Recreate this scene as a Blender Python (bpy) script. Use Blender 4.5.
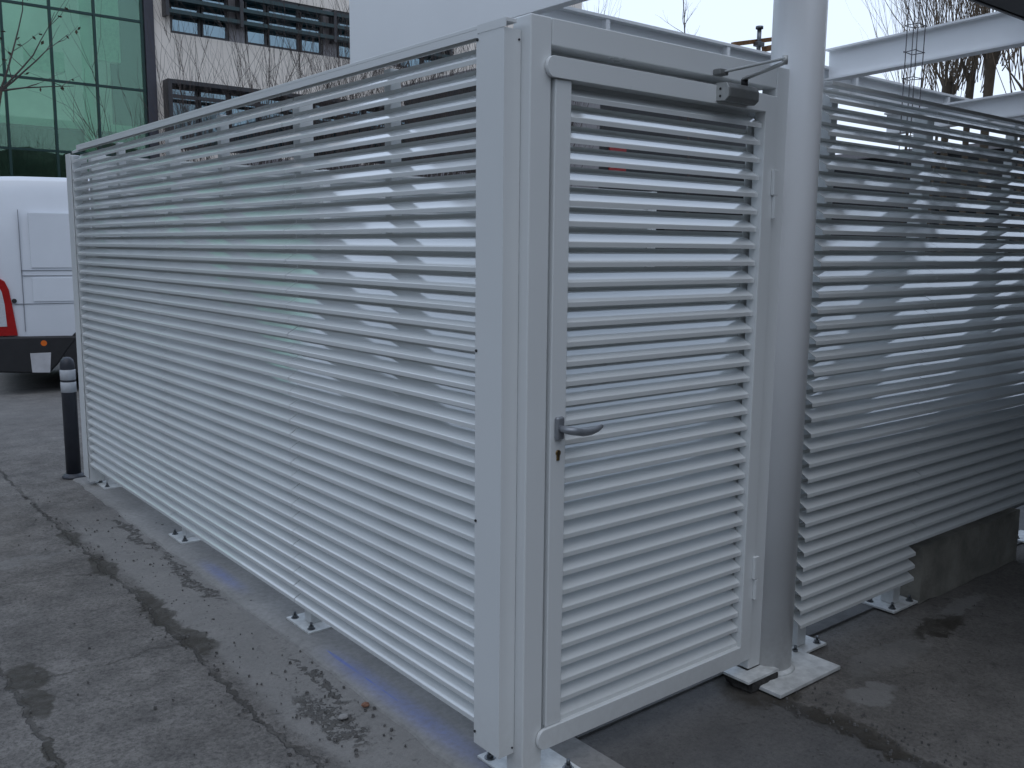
import bpy, bmesh, math, random
from mathutils import Vector, Matrix, noise
R = math.radians
rnd = random.Random(7)
for o in list(bpy.data.objects): bpy.data.objects.remove(o)
S = bpy.context.scene
COL = S.collection

# ------------------------------------------------------------------ helpers
class MB:
    """collects shapes into one bmesh, then links ONE mesh object"""
    def __init__(self): self.bm = bmesh.new()
    def box(self, x0, x1, y0, y1, z0, z1, bev=0.0, mat=None, mi=0):
        t = bmesh.new(); bmesh.ops.create_cube(t, size=1)
        for v in t.verts:
            v.co = Vector(((v.co.x + .5) * (x1 - x0) + x0, (v.co.y + .5) * (y1 - y0) + y0, (v.co.z + .5) * (z1 - z0) + z0))
        if bev > 0:
            bmesh.ops.bevel(t, geom=list(t.edges), offset=bev, segments=2, profile=.5, affect='EDGES')
        return self._merge(t, mat, mi)
    def _merge(self, t, mat=None, mi=0, smooth=False):
        if mat is not None: bmesh.ops.transform(t, matrix=mat, verts=t.verts)
        for f in t.faces: f.material_index = mi; f.smooth = smooth
        me = bpy.data.meshes.new('tmp'); t.to_mesh(me); t.free()
        self.bm.from_mesh(me); bpy.data.meshes.remove(me); return self
    def cyl(self, a, b, r0, r1=None, n=24, caps=True, mi=0, smooth=True):
        a, b = Vector(a), Vector(b); r1 = r0 if r1 is None else r1
        d = b - a; q = d.to_track_quat('Z', 'Y').to_matrix().to_4x4()
        t = bmesh.new(); ra, rb = [], []
        for k in range(n):
            an = 2 * math.pi * k / n
            ra.append(t.verts.new((math.cos(an) * r0, math.sin(an) * r0, 0)))
            rb.append(t.verts.new((math.cos(an) * r1, math.sin(an) * r1, d.length)))
        for k in range(n):
            f = t.faces.new((ra[k], ra[(k + 1) % n], rb[(k + 1) % n], rb[k])); f.smooth = smooth
        if caps: t.faces.new(ra[::-1]); t.faces.new(rb)
        bmesh.ops.transform(t, matrix=Matrix.Translation(a) @ q, verts=t.verts)
        sm = [f.smooth for f in t.faces]
        for f in t.faces: f.material_index = mi
        me = bpy.data.meshes.new('tmp'); t.to_mesh(me); t.free(); self.bm.from_mesh(me); bpy.data.meshes.remove(me); return self
    def prism(self, pts, axis, a0, a1, mi=0, smooth=False, bev=0):
        """polygon pts (2D) extruded along axis: 'x' -> pts are (y,z); 'y' -> (x,z); 'z' -> (x,y)"""
        t = bmesh.new()
        def P(p, a): return {'x': (a, p[0], p[1]), 'y': (p[0], a, p[1]), 'z': (p[0], p[1], a)}[axis]
        A = [t.verts.new(P(p, a0)) for p in pts]; B = [t.verts.new(P(p, a1)) for p in pts]
        n = len(pts)
        for k in range(n): t.faces.new((A[k], A[(k + 1) % n], B[(k + 1) % n], B[k]))
        t.faces.new(A[::-1]); t.faces.new(B)
        bmesh.ops.recalc_face_normals(t, faces=t.faces)
        if bev > 0: bmesh.ops.bevel(t, geom=list(t.edges), offset=bev, segments=2, profile=.5, affect='EDGES')
        return self._merge(t, None, mi, smooth)
    def lathe(self, prof, c, n=32, mi=0):
        t = bmesh.new(); rings = []
        for r, z in prof:
            if r < 1e-6: rings.append([t.verts.new((c[0], c[1], c[2] + z))])
            else: rings.append([t.verts.new((c[0] + r * math.cos(2 * math.pi * k / n), c[1] + r * math.sin(2 * math.pi * k / n), c[2] + z)) for k in range(n)])
        for a, b in zip(rings[:-1], rings[1:]):
            for k in range(n):
                k2 = (k + 1) % n
                if len(a) == 1: t.faces.new((a[0], b[k2], b[k]))
                elif len(b) == 1: t.faces.new((a[k], a[k2], b[0]))
                else: t.faces.new((a[k], a[k2], b[k2], b[k]))
        bmesh.ops.recalc_face_normals(t, faces=t.faces)
        return self._merge(t, None, mi, True)
    def tube(self, pts, radii, n=10, mi=0, flat=1.0):
        t = bmesh.new(); rings = []
        pts = [Vector(p) for p in pts]
        for i, p in enumerate(pts):
            d = (pts[min(i + 1, len(pts) - 1)] - pts[max(i - 1, 0)]).normalized()
            up = Vector((0, 0, 1)) if abs(d.z) < .95 else Vector((0, 1, 0))
            s = d.cross(up).normalized(); u = s.cross(d)
            r = radii[i] if hasattr(radii, '__len__') else radii
            rings.append([t.verts.new(p + s * math.cos(2 * math.pi * k / n) * r * flat + u * math.sin(2 * math.pi * k / n) * r) for k in range(n)])
        for a, b in zip(rings[:-1], rings[1:]):
            for k in range(n): t.faces.new((a[k], a[(k + 1) % n], b[(k + 1) % n], b[k]))
        t.faces.new(rings[0][::-1]); t.faces.new(rings[-1])
        bmesh.ops.recalc_face_normals(t, faces=t.faces)
        return self._merge(t, None, mi, True)
    def build(self, name, mats, parent=None, matrix=None):
        if matrix is not None: bmesh.ops.transform(self.bm, matrix=matrix, verts=self.bm.verts)
        if matrix is not None and matrix.to_3x3().determinant() < 0: bmesh.ops.reverse_faces(self.bm, faces=self.bm.faces)
        me = bpy.data.meshes.new(name); self.bm.to_mesh(me); self.bm.free()
        for m in (mats if isinstance(mats, (list, tuple)) else [mats]): me.materials.append(m)
        o = bpy.data.objects.new(name, me); COL.objects.link(o)
        if parent is not None:
            o.parent = parent; o.matrix_parent_inverse = world(parent).inverted()
        return o

def world(o):
    m = o.matrix_basis.copy()
    return (world(o.parent) @ o.matrix_parent_inverse @ m) if o.parent else m
def raw(name, verts, faces, mats, parent=None, smooth=False):
    me = bpy.data.meshes.new(name); me.from_pydata(verts, [], faces); me.update()
    for m in (mats if isinstance(mats, (list, tuple)) else [mats]): me.materials.append(m)
    if smooth: me.polygons.foreach_set('use_smooth', [True] * len(me.polygons))
    o = bpy.data.objects.new(name, me); COL.objects.link(o)
    if parent is not None: o.parent = parent; o.matrix_parent_inverse = world(parent).inverted()
    return o
def tag(o, label, cat, group=None, kind='thing'):
    o['label'] = label; o['category'] = cat
    if group: o['group'] = group
    if kind: o['kind'] = kind
    return o
def thing(name, label, cat, loc=(0, 0, 0), rz=0, group=None):
    o = bpy.data.objects.new(name, None); COL.objects.link(o); o.empty_display_size = .1
    o.location = loc; o.rotation_euler = (0, 0, rz)
    return tag(o, label, cat, group)
def structure(o): o['kind'] = 'structure'; return o

# ------------------------------------------------------------------ materials
def mat(name): 
    m = bpy.data.materials.new(name); m.use_nodes = True
    nt = m.node_tree; return m, nt, nt.nodes['Principled BSDF']
def N(nt, t, **k):
    n = nt.nodes.new(t)
    for a, v in k.items():
        if a in n.inputs.keys() if False else False: pass
        setattr(n, a, v)
    return n
def link(nt, a, b): nt.links.new(a, b)
def objcoord(nt):
    t = nt.nodes.new('ShaderNodeTexCoord'); return t.outputs['Object']
def poscoord(nt):
    return nt.nodes.new('ShaderNodeNewGeometry').outputs['Position']
def noise_n(nt, scale, detail=4, rough=.55, vec=None, dist=0):
    n = nt.nodes.new('ShaderNodeTexNoise'); n.inputs['Scale'].default_value = scale
    n.inputs['Detail'].default_value = detail; n.inputs['Roughness'].default_value = rough; n.inputs['Distortion'].default_value = dist
    if vec is not None: link(nt, vec, n.inputs['Vector'])
    return n
def ramp(nt, fac, stops):
    r = nt.nodes.new('ShaderNodeValToRGB'); link(nt, fac, r.inputs['Fac'])
    el = r.color_ramp.elements
    while len(el) < len(stops): el.new(.5)
    for e, (p, c) in zip(el, stops): e.position = p; e.color = (*c, 1) if len(c) == 3 else c
    return r
def simple(name, col, rough=.5, metal=0, var=.12, vscale=8, bump=0, bscale=60, coat=0, spec=.5):
    m, nt, p = mat(name)
    v = poscoord(nt); n = noise_n(nt, vscale, 5, .6, v)
    lo = tuple(c * (1 - var) for c in col); hi = tuple(min(1, c * (1 + var)) for c in col)
    r = ramp(nt, n.outputs['Fac'], [(.3, lo), (.7, hi)]); link(nt, r.outputs['Color'], p.inputs['Base Color'])
    p.inputs['Roughness'].default_value = rough; p.inputs['Metallic'].default_value = metal
    p.inputs['Specular IOR Level'].default_value = spec
    if coat: p.inputs['Coat Weight'].default_value = coat; p.inputs['Coat Roughness'].default_value = .04
    if bump:
        n2 = noise_n(nt, bscale, 4, .6, v); b = nt.nodes.new('ShaderNodeBump'); b.inputs['Strength'].default_value = bump; b.inputs['Distance'].default_value = .01
        link(nt, n2.outputs['Fac'], b.inputs['Height']); link(nt, b.outputs['Normal'], p.inputs['Normal'])
    return m
def powder(name, col, rough, dirt=0.0):
    """powder-coated white metal: faint grime, dust splashed near the ground"""
    m, nt, p = mat(name); v = poscoord(nt)
    n = noise_n(nt, 2.2, 6, .6, v); n2 = noise_n(nt, 45, 3, .6, v)
    r = ramp(nt, n.outputs['Fac'], [(.3, tuple(c * .965 for c in col)), (.7, col)])
    sep = nt.nodes.new('ShaderNodeSeparateXYZ'); link(nt, v, sep.inputs[0])
    mr = nt.nodes.new('ShaderNodeMapRange'); mr.inputs['From Min'].default_value = .28; mr.inputs['From Max'].default_value = 0.0
    mr.inputs['To Min'].default_value = 0; mr.inputs['To Max'].default_value = .5 + dirt; link(nt, sep.outputs['Z'], mr.inputs['Value'])
    mu = nt.nodes.new('ShaderNodeMath'); mu.operation = 'MULTIPLY'; link(nt, mr.outputs[0], mu.inputs[0]); link(nt, n2.outputs['Fac'], mu.inputs[1])
    mix = nt.nodes.new('ShaderNodeMixRGB'); link(nt, mu.outputs[0], mix.inputs['Fac']); link(nt, r.outputs['Color'], mix.inputs['Color1']); mix.inputs['Color2'].default_value = (.36, .34, .31, 1)
    link(nt, mix.outputs['Color'], p.inputs['Base Color'])
    rr = nt.nodes.new('ShaderNodeMapRange'); rr.inputs['To Min'].default_value = rough * .9; rr.inputs['To Max'].default_value = rough * 1.15
    link(nt, n.outputs['Fac'], rr.inputs['Value']); link(nt, rr.outputs[0], p.inputs['Roughness'])
    p.inputs['Specular IOR Level'].default_value = .75 if rough < .1 else .5
    p.inputs['IOR'].default_value = 1.75 if rough < .1 else 1.5
    b = nt.nodes.new('ShaderNodeBump'); b.inputs['Strength'].default_value = .02; b.inputs['Distance'].default_value = .002
    n3 = noise_n(nt, 260, 2, .5, v); link(nt, n3.outputs['Fac'], b.inputs['Height']); link(nt, b.outputs['Normal'], p.inputs['Normal'])
    return m
M = {}
M['blade'] = powder('white_blade_paint', (.74, .76, .755), .05)
M['frame'] = powder('white_frame_paint', (.75, .77, .77), .28)
M['column'] = powder('white_column_paint', (.90, .905, .91), .30, .2)
M['beam'] = powder('white_beam_paint', (.88, .89, .90), .34)
M['plate'] = simple('painted_plate', (.62, .63, .62), .45, var=.22, vscale=22, bump=.15, bscale=90)
M['steel'] = simple('zinc_steel', (.16, .17, .18), .38, .9, .25, 60)
M['darksteel'] = simple('dark_gap_steel', (.02, .02, .022), .6)
M['alu'] = simple('closer_silver', (.45, .46, .45), .4, .4, .1, 40)
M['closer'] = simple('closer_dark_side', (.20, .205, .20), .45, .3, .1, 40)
M['handle'] = simple('grey_handle_metal', (.29, .305, .33), .38, .5, .1, 50)
M['brass'] = simple('key_cylinder_brass', (.30, .21, .10), .4, .9, .2, 90)
M['rust'] = simple('rusted_steel', (.17, .085, .035), .85, .1, .45, 30, .3, 120)
M['rebar'] = simple('rebar_steel', (.10, .10, .11), .7, .5, .3, 20)
M['roof'] = simple('canopy_underside', (.14, .14, .145), .7, 0, .2, 3)
M['block'] = simple('weathered_concrete_block', (.235, .225, .195), .9, 0, .3, 7, .6, 70)
M['bollard'] = simple('bollard_dark_paint', (.036, .039, .05), .45, 0, .2, 12)
M['band'] = simple('reflective_band', (.48, .50, .53), .35, 0, .06, 30)
M['van'] = simple('van_white_paint', (.74, .77, .82), .25, 0, .03, 2, coat=.5)
M['plastic'] = simple('black_bumper_plastic', (.018, .018, .02), .55, 0, .2, 12)
M['tyre'] = simple('tyre_rubber', (.012, .012, .013), .8, 0, .2, 30)
M['rim'] = simple('wheel_rim_steel', (.3, .31, .32), .4, .8)
M['vanglass'] = simple('van_dark_glass', (.01, .012, .015), .06)
M['redlens'] = simple('red_lamp_lens', (.36, .012, .012), .15, 0, .1, 20)
M['clearlens'] = simple('clear_lamp_lens', (.55, .57, .6), .15, 0, .15, 120)
M['orangelens'] = simple('orange_lamp_lens', (.75, .16, .02), .2)
M['flap'] = simple('pale_mud_flap', (.5, .5, .52), .6)
M['mullion'] = simple('green_grey_mullion', (.018, .05, .045), .4, .3)
M['edgeprofile'] = simple('dark_edge_profile', (.045, .045, .06), .5)
M['render'] = simple('beige_render', (.80, .735, .665), .9, 0, .06, .6, .2, 20)
M['winframe'] = simple('dark_window_frame', (.035, .035, .04), .45)
M['sunbar'] = simple('teal_sunshade_bar', (.02, .05, .055), .4)
M['greypanel'] = simple('grey_spandrel_panel', (.26, .25, .26), .6)
M['interior'] = simple('pale_interior', (.84, .88, .82), .8, 0, .25, .35)
M['darkreflection'] = simple('dark_glass_reflection', (.03, .035, .035), .8)
M['bark'] = simple('dark_bark', (.09, .07, .05), .9, 0, .3, 5, .5, 40)
M['twig'] = simple('twig_bark', (.17, .125, .085), .9, 0, .3, 3)
M['shrubtwig'] = simple('shrub_twig_bark', (.075, .06, .055), .9, 0, .3, 3)
M['leaf'] = simple('dry_leaf', (.07, .05, .03), .8, 0, .3, 4)
M['redpaint'] = simple('red_panel_paint', (.30, .03, .03), .4)

def glass(name, tint, gloss=.12, rough=.0, gcol=(.62, .85, .74)):
    m, nt, p = mat(name); nt.nodes.remove(p); out = nt.nodes['Material Output']
    tr = nt.nodes.new('ShaderNodeBsdfTransparent'); tr.inputs[0].default_value = (*tint, 1)
    gl = nt.nodes.new('ShaderNodeBsdfGlossy'); gl.inputs['Roughness'].default_value = rough
    gl.inputs['Color'].default_value = (*gcol, 1)
    fr = nt.nodes.new('ShaderNodeFresnel'); fr.inputs['IOR'].default_value = 1.5
    ad = nt.nodes.new('ShaderNodeMath'); ad.operation = 'ADD'; ad.inputs[1].default_value = gloss; link(nt, fr.outputs[0], ad.inputs[0])
    nz = noise_n(nt, .8, 2, .5, poscoord(nt)); b = nt.nodes.new('ShaderNodeBump'); b.inputs['Strength'].default_value = .05; link(nt, nz.outputs['Fac'], b.inputs['Height'])
    link(nt, b.outputs['Normal'], gl.inputs['Normal'])
    mx = nt.nodes.new('ShaderNodeMixShader'); link(nt, ad.outputs[0], mx.inputs[0]); link(nt, tr.outputs[0], mx.inputs[1]); link(nt, gl.outputs[0], mx.inputs[2])
    link(nt, mx.outputs[0], out.inputs['Surface']); return m
M['greenglass'] = glass('green_tinted_glass', (.74, .94, .82), .10)
M['tealglass'] = glass('teal_window_glass', (.20, .38, .42), .36, 0, (.60, .78, .88))

# ---- ground: old concrete / asphalt with a seam, damp stains and patches that have shapes of their own
def ground_material():
    m, nt, p = mat('old_concrete_ground'); v = poscoord(nt)
    sep = nt.nodes.new('ShaderNodeSeparateXYZ'); link(nt, v, sep.inputs[0])
    nw = noise_n(nt, 3.0, 5, .65, v); nw2 = noise_n(nt, 14, 4, .65, v)
    def math_(op, a, b=None, clamp=False):
        n = nt.nodes.new('ShaderNodeMath'); n.operation = op; n.use_clamp = clamp
        for i, s in enumerate((a, b)):
            if s is None: continue
            if isinstance(s, (int, float)): n.inputs[i].default_value = s
            else: link(nt, s, n.inputs[i])
        return n.outputs[0]
    def wob(axis, amp, amp2=0):   # coordinate with a ragged wobble
        s = math_('ADD', sep.outputs[axis], math_('MULTIPLY', math_('SUBTRACT', nw.outputs['Fac'], .5), amp))
        return math_('ADD', s, math_('MULTIPLY', math_('SUBTRACT', nw2.outputs['Fac'], .5), amp2)) if amp2 else s
    def step(val, a, b):
        r = nt.nodes.new('ShaderNodeMapRange'); r.interpolation_type = 'SMOOTHSTEP'
        r.inputs['From Min'].default_value = a; r.inputs['From Max'].default_value = b; link(nt, val, r.inputs['Value']); return r.outputs[0]
    def blob(cx, cy, rx, ry, soft=.35, amp=.18, amp2=.14):
        dx = math_('DIVIDE', math_('SUBTRACT', wob('X', amp, amp2), cx), rx); dy = math_('DIVIDE', math_('SUBTRACT', wob('Y', amp, amp2), cy), ry)
        d = math_('SQRT', math_('ADD', math_('MULTIPLY', dx, dx), math_('MULTIPLY', dy, dy)))
        return step(d, 1 + soft * .3, 1 - soft * .7)
    def seam(axis, at, w, along, a0, a1, amp=.12, amp2=.07, soft=.6):
        d = math_('ABSOLUTE', math_('SUBTRACT', wob(axis, amp, amp2), at))
        s = step(d, w, w * (1 - soft))
        t = sep.outputs[along]
        return math_('MULTIPLY', s, math_('MULTIPLY', step(t, a0 - .1, a0 + .1), step(t, a1 + .1, a1 - .1)))
    def mul(a, b): return math_('MULTIPLY', a, b)
    def mx(a, b): return math_('MAXIMUM', a, b)
    # base mottling
    big = noise_n(nt, .8, 6, .62, v); mid = noise_n(nt, 5, 6, .7, v); fine = noise_n(nt, 70, 4, .7, v); grit = noise_n(nt, 220, 2, .6, v)
    base = ramp(nt, big.outputs['Fac'], [(.28, (.122, .112, .103)), (.5, (.160, .151, .143)), (.72, (.212, .199, .184))])
    def over(col, fac, c2, blend='MIX'):
        n = nt.nodes.new('ShaderNodeMixRGB'); n.blend_type = blend
        if isinstance(fac, (int, float)): n.inputs['Fac'].default_value = fac
        else: link(nt, fac, n.inputs['Fac'])
        link(nt, col, n.inputs['Color1'])
        if isinstance(c2, tuple): n.inputs['Color2'].default_value = (*c2, 1)
        else: link(nt, c2, n.inputs['Color2'])
        return n.outputs['Color']
    c = base.outputs['Color']
    midr = ramp(nt, mid.outputs['Fac'], [(.3, (.52, .51, .50)), (.7, (1.28, 1.26, 1.23))]); c = over(c, .9, midr.outputs['Color'], 'MULTIPLY')
    fr = ramp(nt, fine.outputs['Fac'], [(.3, (.42, .42, .42)), (.5, (1, 1, 1)), (.72, (1.4, 1.4, 1.4))]); c = over(c, .85, fr.outputs['Color'], 'MULTIPLY')
    gr = ramp(nt, grit.outputs['Fac'], [(.36, (.3, .3, .3)), (.42, (1, 1, 1))]); c = over(c, .55, gr.outputs['Color'], 'MULTIPLY')
    # brownish earth film on the far left
    earth = mul(step(wob('X', 1.2, .3), -.3, -1.2), step(sep.outputs['Y'], 2.0, 4.6)); c = over(c, mul(earth, .35), (.19, .16, .125))
    far = step(sep.outputs['Y'], 5.0, 8.0); c = over(c, mul(far, .35), (.22, .215, .21))
    # pale mortar strip between the seam and the slab
    strip = mul(step(wob('X', .12, .05), -.40, -.33), step(sep.outputs['X'], .02, -.02)); strip = mul(strip, step(sep.outputs['Y'], 4.2, 3.2))
    c = over(c, mul(strip, .6), (.255, .246, .233))
    # darker asphalt in front of the door, right-hand paving greyer and darker
    door = mul(mul(step(wob('X', .03, .02), .29, .32), step(wob('X', .10, .08), 1.12, 1.04)), step(sep.outputs['Y'], .5, .2))
    c = over(c, mul(door, .65), (.082, .081, .082))
    right = step(wob('X', .10, .08), 1.04, 1.12); c = over(c, mul(right, .35), (.13, .122, .110))
    # joints: thin cracks
    s1 = seam('X', -.425, .013, 'Y', -.5, 5.6); s2 = seam('X', -1.045, .014, 'Y', -2, 2.6); s3 = seam('X', 1.075, .05, 'Y', -3, -.12, .16, .12)
    s4 = seam('Y', 2.72, .014, 'X', -3, -.45, .3, .05); s5 = seam('Y', 1.62, .012, 'X', -1.0, -.45, .3, .05)
    seams = mx(mx(s1, s3), mx(mul(s2, .8), mul(mx(s4, s5), .7)))
    brk = ramp(nt, noise_n(nt, 6, 3, .6, v).outputs['Fac'], [(.34, (.15, .15, .15)), (.55, (1, 1, 1))])
    bw = nt.nodes.new('ShaderNodeRGBToBW'); link(nt, brk.outputs['Color'], bw.inputs[0])
    c = over(c, mul(mul(seams, bw.outputs[0]), .7), (.028, .025, .020))
    # damp stains along the joints
    st = blob(-.40, 2.02, .055, .34); st = mx(st, blob(-.375, 1.62, .068, .17)); st = mx(st, blob(-.42, 2.75, .05, .22)); st = mx(st, blob(-.42, 3.35, .04, .18))
    st = mx(st, blob(-.98, 1.68, .075, .13, .25, .10, .08)); st = mx(st, blob(-1.0, 1.45, .048, .14, .25, .10, .08)); st = mx(st, blob(-1.05, 1.0, .022, .16))
    st = mx(st, mul(blob(1.08, -.45, .07, .22), .9)); st = mx(st, blob(2.2, -.16, .2, .06))
    st = mx(st, mul(blob(1.12, -.02, .18, .16), .9))
    stn_ = nt.nodes.new('ShaderNodeMapRange'); stn_.inputs['From Min'].default_value = .3; stn_.inputs['From Max'].default_value = .6; stn_.inputs['To Min'].default_value = .5; stn_.inputs['To Max'].default_value = .92; link(nt, nw2.outputs['Fac'], stn_.inputs['Value']); mt_st = stn_.outputs[0]
    c = over(c, mul(st, mt_st), (.036, .030, .021))
    # crumbs of dark earth by the strip
    crumb = mx(blob(-.14, 2.35, .03, .45), mx(blob(-.25, .72, .06, .26), mx(blob(-.15, 1.0, .025, .25), blob(-.14, 3.2, .03, .4))))
    cg = ramp(nt, noise_n(nt, 38, 3, .7, v).outputs['Fac'], [(.44, (0, 0, 0)), (.54, (1, 1, 1))]); bw2 = nt.nodes.new('ShaderNodeRGBToBW'); link(nt, cg.outputs['Color'], bw2.inputs[0])
    c = over(c, mul(mul(crumb, bw2.outputs[0]), .65), (.045, .040, .034))
    scat = ramp(nt, noise_n(nt, 26, 5, .75, v).outputs['Fac'], [(.58, (0, 0, 0)), (.66, (1, 1, 1))]); bw3 = nt.nodes.new('ShaderNodeRGBToBW'); link(nt, scat.outputs['Color'], bw3.inputs[0])
    c = over(c, mul(bw3.outputs[0], .5), (.045, .043, .04))
    # pale cement smears right of the column and by the left strip
    pale = mx(mul(blob(1.38, -.32, .14, .07), .7), mx(mul(blob(-.75, 3.1, .34, .07, .9, .5, .2), .3), mul(blob(2.5, -.12, .22, .05), .6)))
    pale = mx(pale, mul(blob(1.75, -.2, .3, .08), .35))
    c = over(c, pale, (.24, .235, .225))
    link(nt, c, p.inputs['Base Color'])
    rr = nt.nodes.new('ShaderNodeMapRange'); rr.inputs['To Min'].default_value = .95; rr.inputs['To Max'].default_value = .78; link(nt, st, rr.inputs['Value']); link(nt, rr.outputs[0], p.inputs['Roughness'])
    h = math_('ADD', mul(mid.outputs['Fac'], .9), mul(fine.outputs['Fac'], .28)); h = math_('SUBTRACT', h, mul(seams, .5)); h = math_('ADD', h, mul(mul(crumb, bw2.outputs[0]), .6))
    h = math_('ADD', h, mul(grit.outputs['Fac'], .1))
    b = nt.nodes.new('ShaderNodeBump'); b.inputs['Strength'].default_value = 1.0; b.inputs['Distance'].default_value = .016; link(nt, h, b.inputs['Height']); link(nt, b.outputs['Normal'], p.inputs['Normal'])
    return m
M['ground'] = ground_material()

def slab_material():
    m, nt, p = mat('cast_concrete_slab'); v = poscoord(nt)
    sep = nt.nodes.new('ShaderNodeSeparateXYZ'); link(nt, v, sep.inputs[0])
    n1 = noise_n(nt, 2.2, 6, .65, v); n2 = noise_n(nt, 40, 4, .7, v)
    r = ramp(nt, n1.outputs['Fac'], [(.3, (.20, .193, .183)), (.7, (.29, .281, .268))]); f = ramp(nt, n2.outputs['Fac'], [(.3, (.7, .7, .7)), (.7, (1.15, 1.15, 1.15))])
    mm = nt.nodes.new('ShaderNodeMixRGB'); mm.blend_type = 'MULTIPLY'; mm.inputs['Fac'].default_value = .7; link(nt, r.outputs['Color'], mm.inputs['Color1']); link(nt, f.outputs['Color'], mm.inputs['Color2'])
    # blue marking chalk snapped along the edge, dusted outwards
    def mr(val, a, b):
        q = nt.nodes.new('ShaderNodeMapRange'); q.interpolation_type = 'SMOOTHSTEP'; q.inputs['From Min'].default_value = a; q.inputs['From Max'].default_value = b; link(nt, val, q.inputs['Value']); return q.outputs[0]
    def mt(op, a, b):
        q = nt.nodes.new('ShaderNodeMath'); q.operation = op
        for i, s in enumerate((a, b)):
            if isinstance(s, (int, float)): q.inputs[i].default_value = s
            else: link(nt, s, q.inputs[i])
        return q.outputs[0]
    dx = mt('ABSOLUTE', mt('SUBTRACT', sep.outputs['X'], -.012), 0)
    line = mt('MULTIPLY', mr(dx, .006, .002), mt('MULTIPLY', mr(sep.outputs['Y'], .42, .8), mr(sep.outputs['Y'], 1.22, 1.16)))
    dust = mt('MULTIPLY', mr(dx, .075, .0), mt('MULTIPLY', mr(sep.outputs['Y'], -.1, .5), mr(sep.outputs['Y'], 1.3, .9)))
    dust2 = mt('MULTIPLY', mr(dx, .06, .0), mt('MULTIPLY', mr(sep.outputs['Y'], 1.9, 2.2), mr(sep.outputs['Y'], 2.6, 2.3)))
    dn = mt('MULTIPLY', mt('MAXIMUM', dust, dust2), mt('MULTIPLY', n2.outputs['Fac'], 1.1))
    core = mt('MULTIPLY', mr(dx, .018, .0), mt('MULTIPLY', mr(sep.outputs['Y'], .75, 1.05), mr(sep.outputs['Y'], 1.2, 1.1)))
    brkn = noise_n(nt, 9, 4, .7, v); brk2 = mr(brkn.outputs['Fac'], .35, .6); line = mt('MULTIPLY', line, brk2)
    fac = mt('MAXIMUM', mt('MULTIPLY', line, .7), mt('MAXIMUM', mt('MULTIPLY', dn, .55), mt('MULTIPLY', core, .6)))
    m2 = nt.nodes.new('ShaderNodeMixRGB'); link(nt, fac, m2.inputs['Fac']); link(nt, mm.outputs['Color'], m2.inputs['Color1']); m2.inputs['Color2'].default_value = (.07, .13, .46, 1)
    link(nt, m2.outputs['Color'], p.inputs['Base Color']); p.inputs['Roughness'].default_value = .85
    b = nt.nodes.new('ShaderNodeBump'); b.inputs['Strength'].default_value = .45; b.inputs['Distance'].default_value = .006; link(nt, n2.outputs['Fac'], b.inputs['Height']); link(nt, b.outputs['Normal'], p.inputs['Normal'])
    return m
M['slab'] = slab_material()

# ------------------------------------------------------------------ ground
GZ = 0.0
def build_ground():
    vs, fs = [], []
    # fine patch near the camera with slight unevenness, coarse skirt to the horizon
    xs = [-400, -120, -40, -14, -8] + [-6 + .1 * i for i in range(121)] + [9, 14, 40, 120, 400]
    ys = [-400, -120, -40, -14, -6] + [-4 + .1 * i for i in range(161)] + [15, 20, 40, 120, 400]
    for y in ys:
        for x in xs:
            z = 0
            if -6 <= x <= 6 and -4 <= y <= 12:
                z = .010 * noise.noise((x * .7, y * .7, 0)) + .004 * noise.noise((x * 3, y * 3, 5))
                if -.12 < x < 5.6 and -.25 < y < 4.7: z *= .2
                z -= .006
            vs.append((x, y, z + GZ))
    nx = len(xs)
    for j in range(len(ys) - 1):
        for i in range(nx - 1): fs.append((j * nx + i, j * nx + i + 1, (j + 1) * nx + i + 1, (j + 1) * nx + i))
    return structure(raw('ground', vs, fs, M['ground'], None, True))
build_ground()
def build_sky_blocker():      # added out-of-view ring that blocks low sky and darkens the louvre recesses
    vs, fs = [], []; n = 90; rows = [(21, -.1), (23, 5), (26, 8.5), (30, 9.5), (44, 9.0), (60, -.1)]
    for i in range(n + 1):
        az = math.radians(84 + (344 - 84) * i / n)
        for r_, h_ in rows:
            q = r_ * (1 + .05 * noise.noise((i * .2, r_, 0))); hh = h_ if h_ < 0 else h_ * (1 + .16 * noise.noise((i * .35, r_ * .1, 7)) + .06 * noise.noise((i * 1.3, r_, 2)))
            vs.append((q * math.sin(az), q * math.cos(az), hh))
    m = len(rows)
    for i in range(n):
        for k in range(m - 1): fs.append((i * m + k, i * m + k + 1, (i + 1) * m + k + 1, (i + 1) * m + k))
    return structure(raw('sky_blocker', vs, fs, simple('sky_blocker_dark', (.075, .075, .06), .95, 0, .5, .4, .5, 3), None, True))
build_sky_blocker()
# cast slab the enclosure stands on: ragged outer edge a finger high
def build_slab():
    vs, fs = [], []; n = 190
    x1, z1 = .312, .004
    prev = None
    for i in range(n + 1):
        y = -.32 + i * (5.0 / n)
        e = -.062 + .018 * noise.noise((0, y * 1.7, 3)) + .010 * noise.noise((0, y * 7, 9)) - .03 * max(0, 1 - abs(y) / .7)
        e2 = e - .030 - .012 * noise.noise((2, y * 5, 1))
        row = [(e2, y, -.012), (e2 + .012, y, .0005), (e, y, z1 + .001 * noise.noise((1, y * 9, 1))), (x1 * .5, y, z1), (x1, y, z1), (x1 + .003, y, -.01)]
        b = len(vs); vs += row
        if prev is not None:
            for k in range(5): fs.append((prev + k, prev + k + 1, b + k + 1, b + k))
        prev = b
    return structure(raw('concrete_slab', vs, fs, M['slab'], None, False))
build_slab()
o = MB().box(.318, 6.2, .10, 4.7, -.05, .0032).build('enclosure_floor', simple('enclosure_asphalt', (.12, .118, .115), .9, 0, .3, 6, .4, 80)); structure(o)
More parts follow.
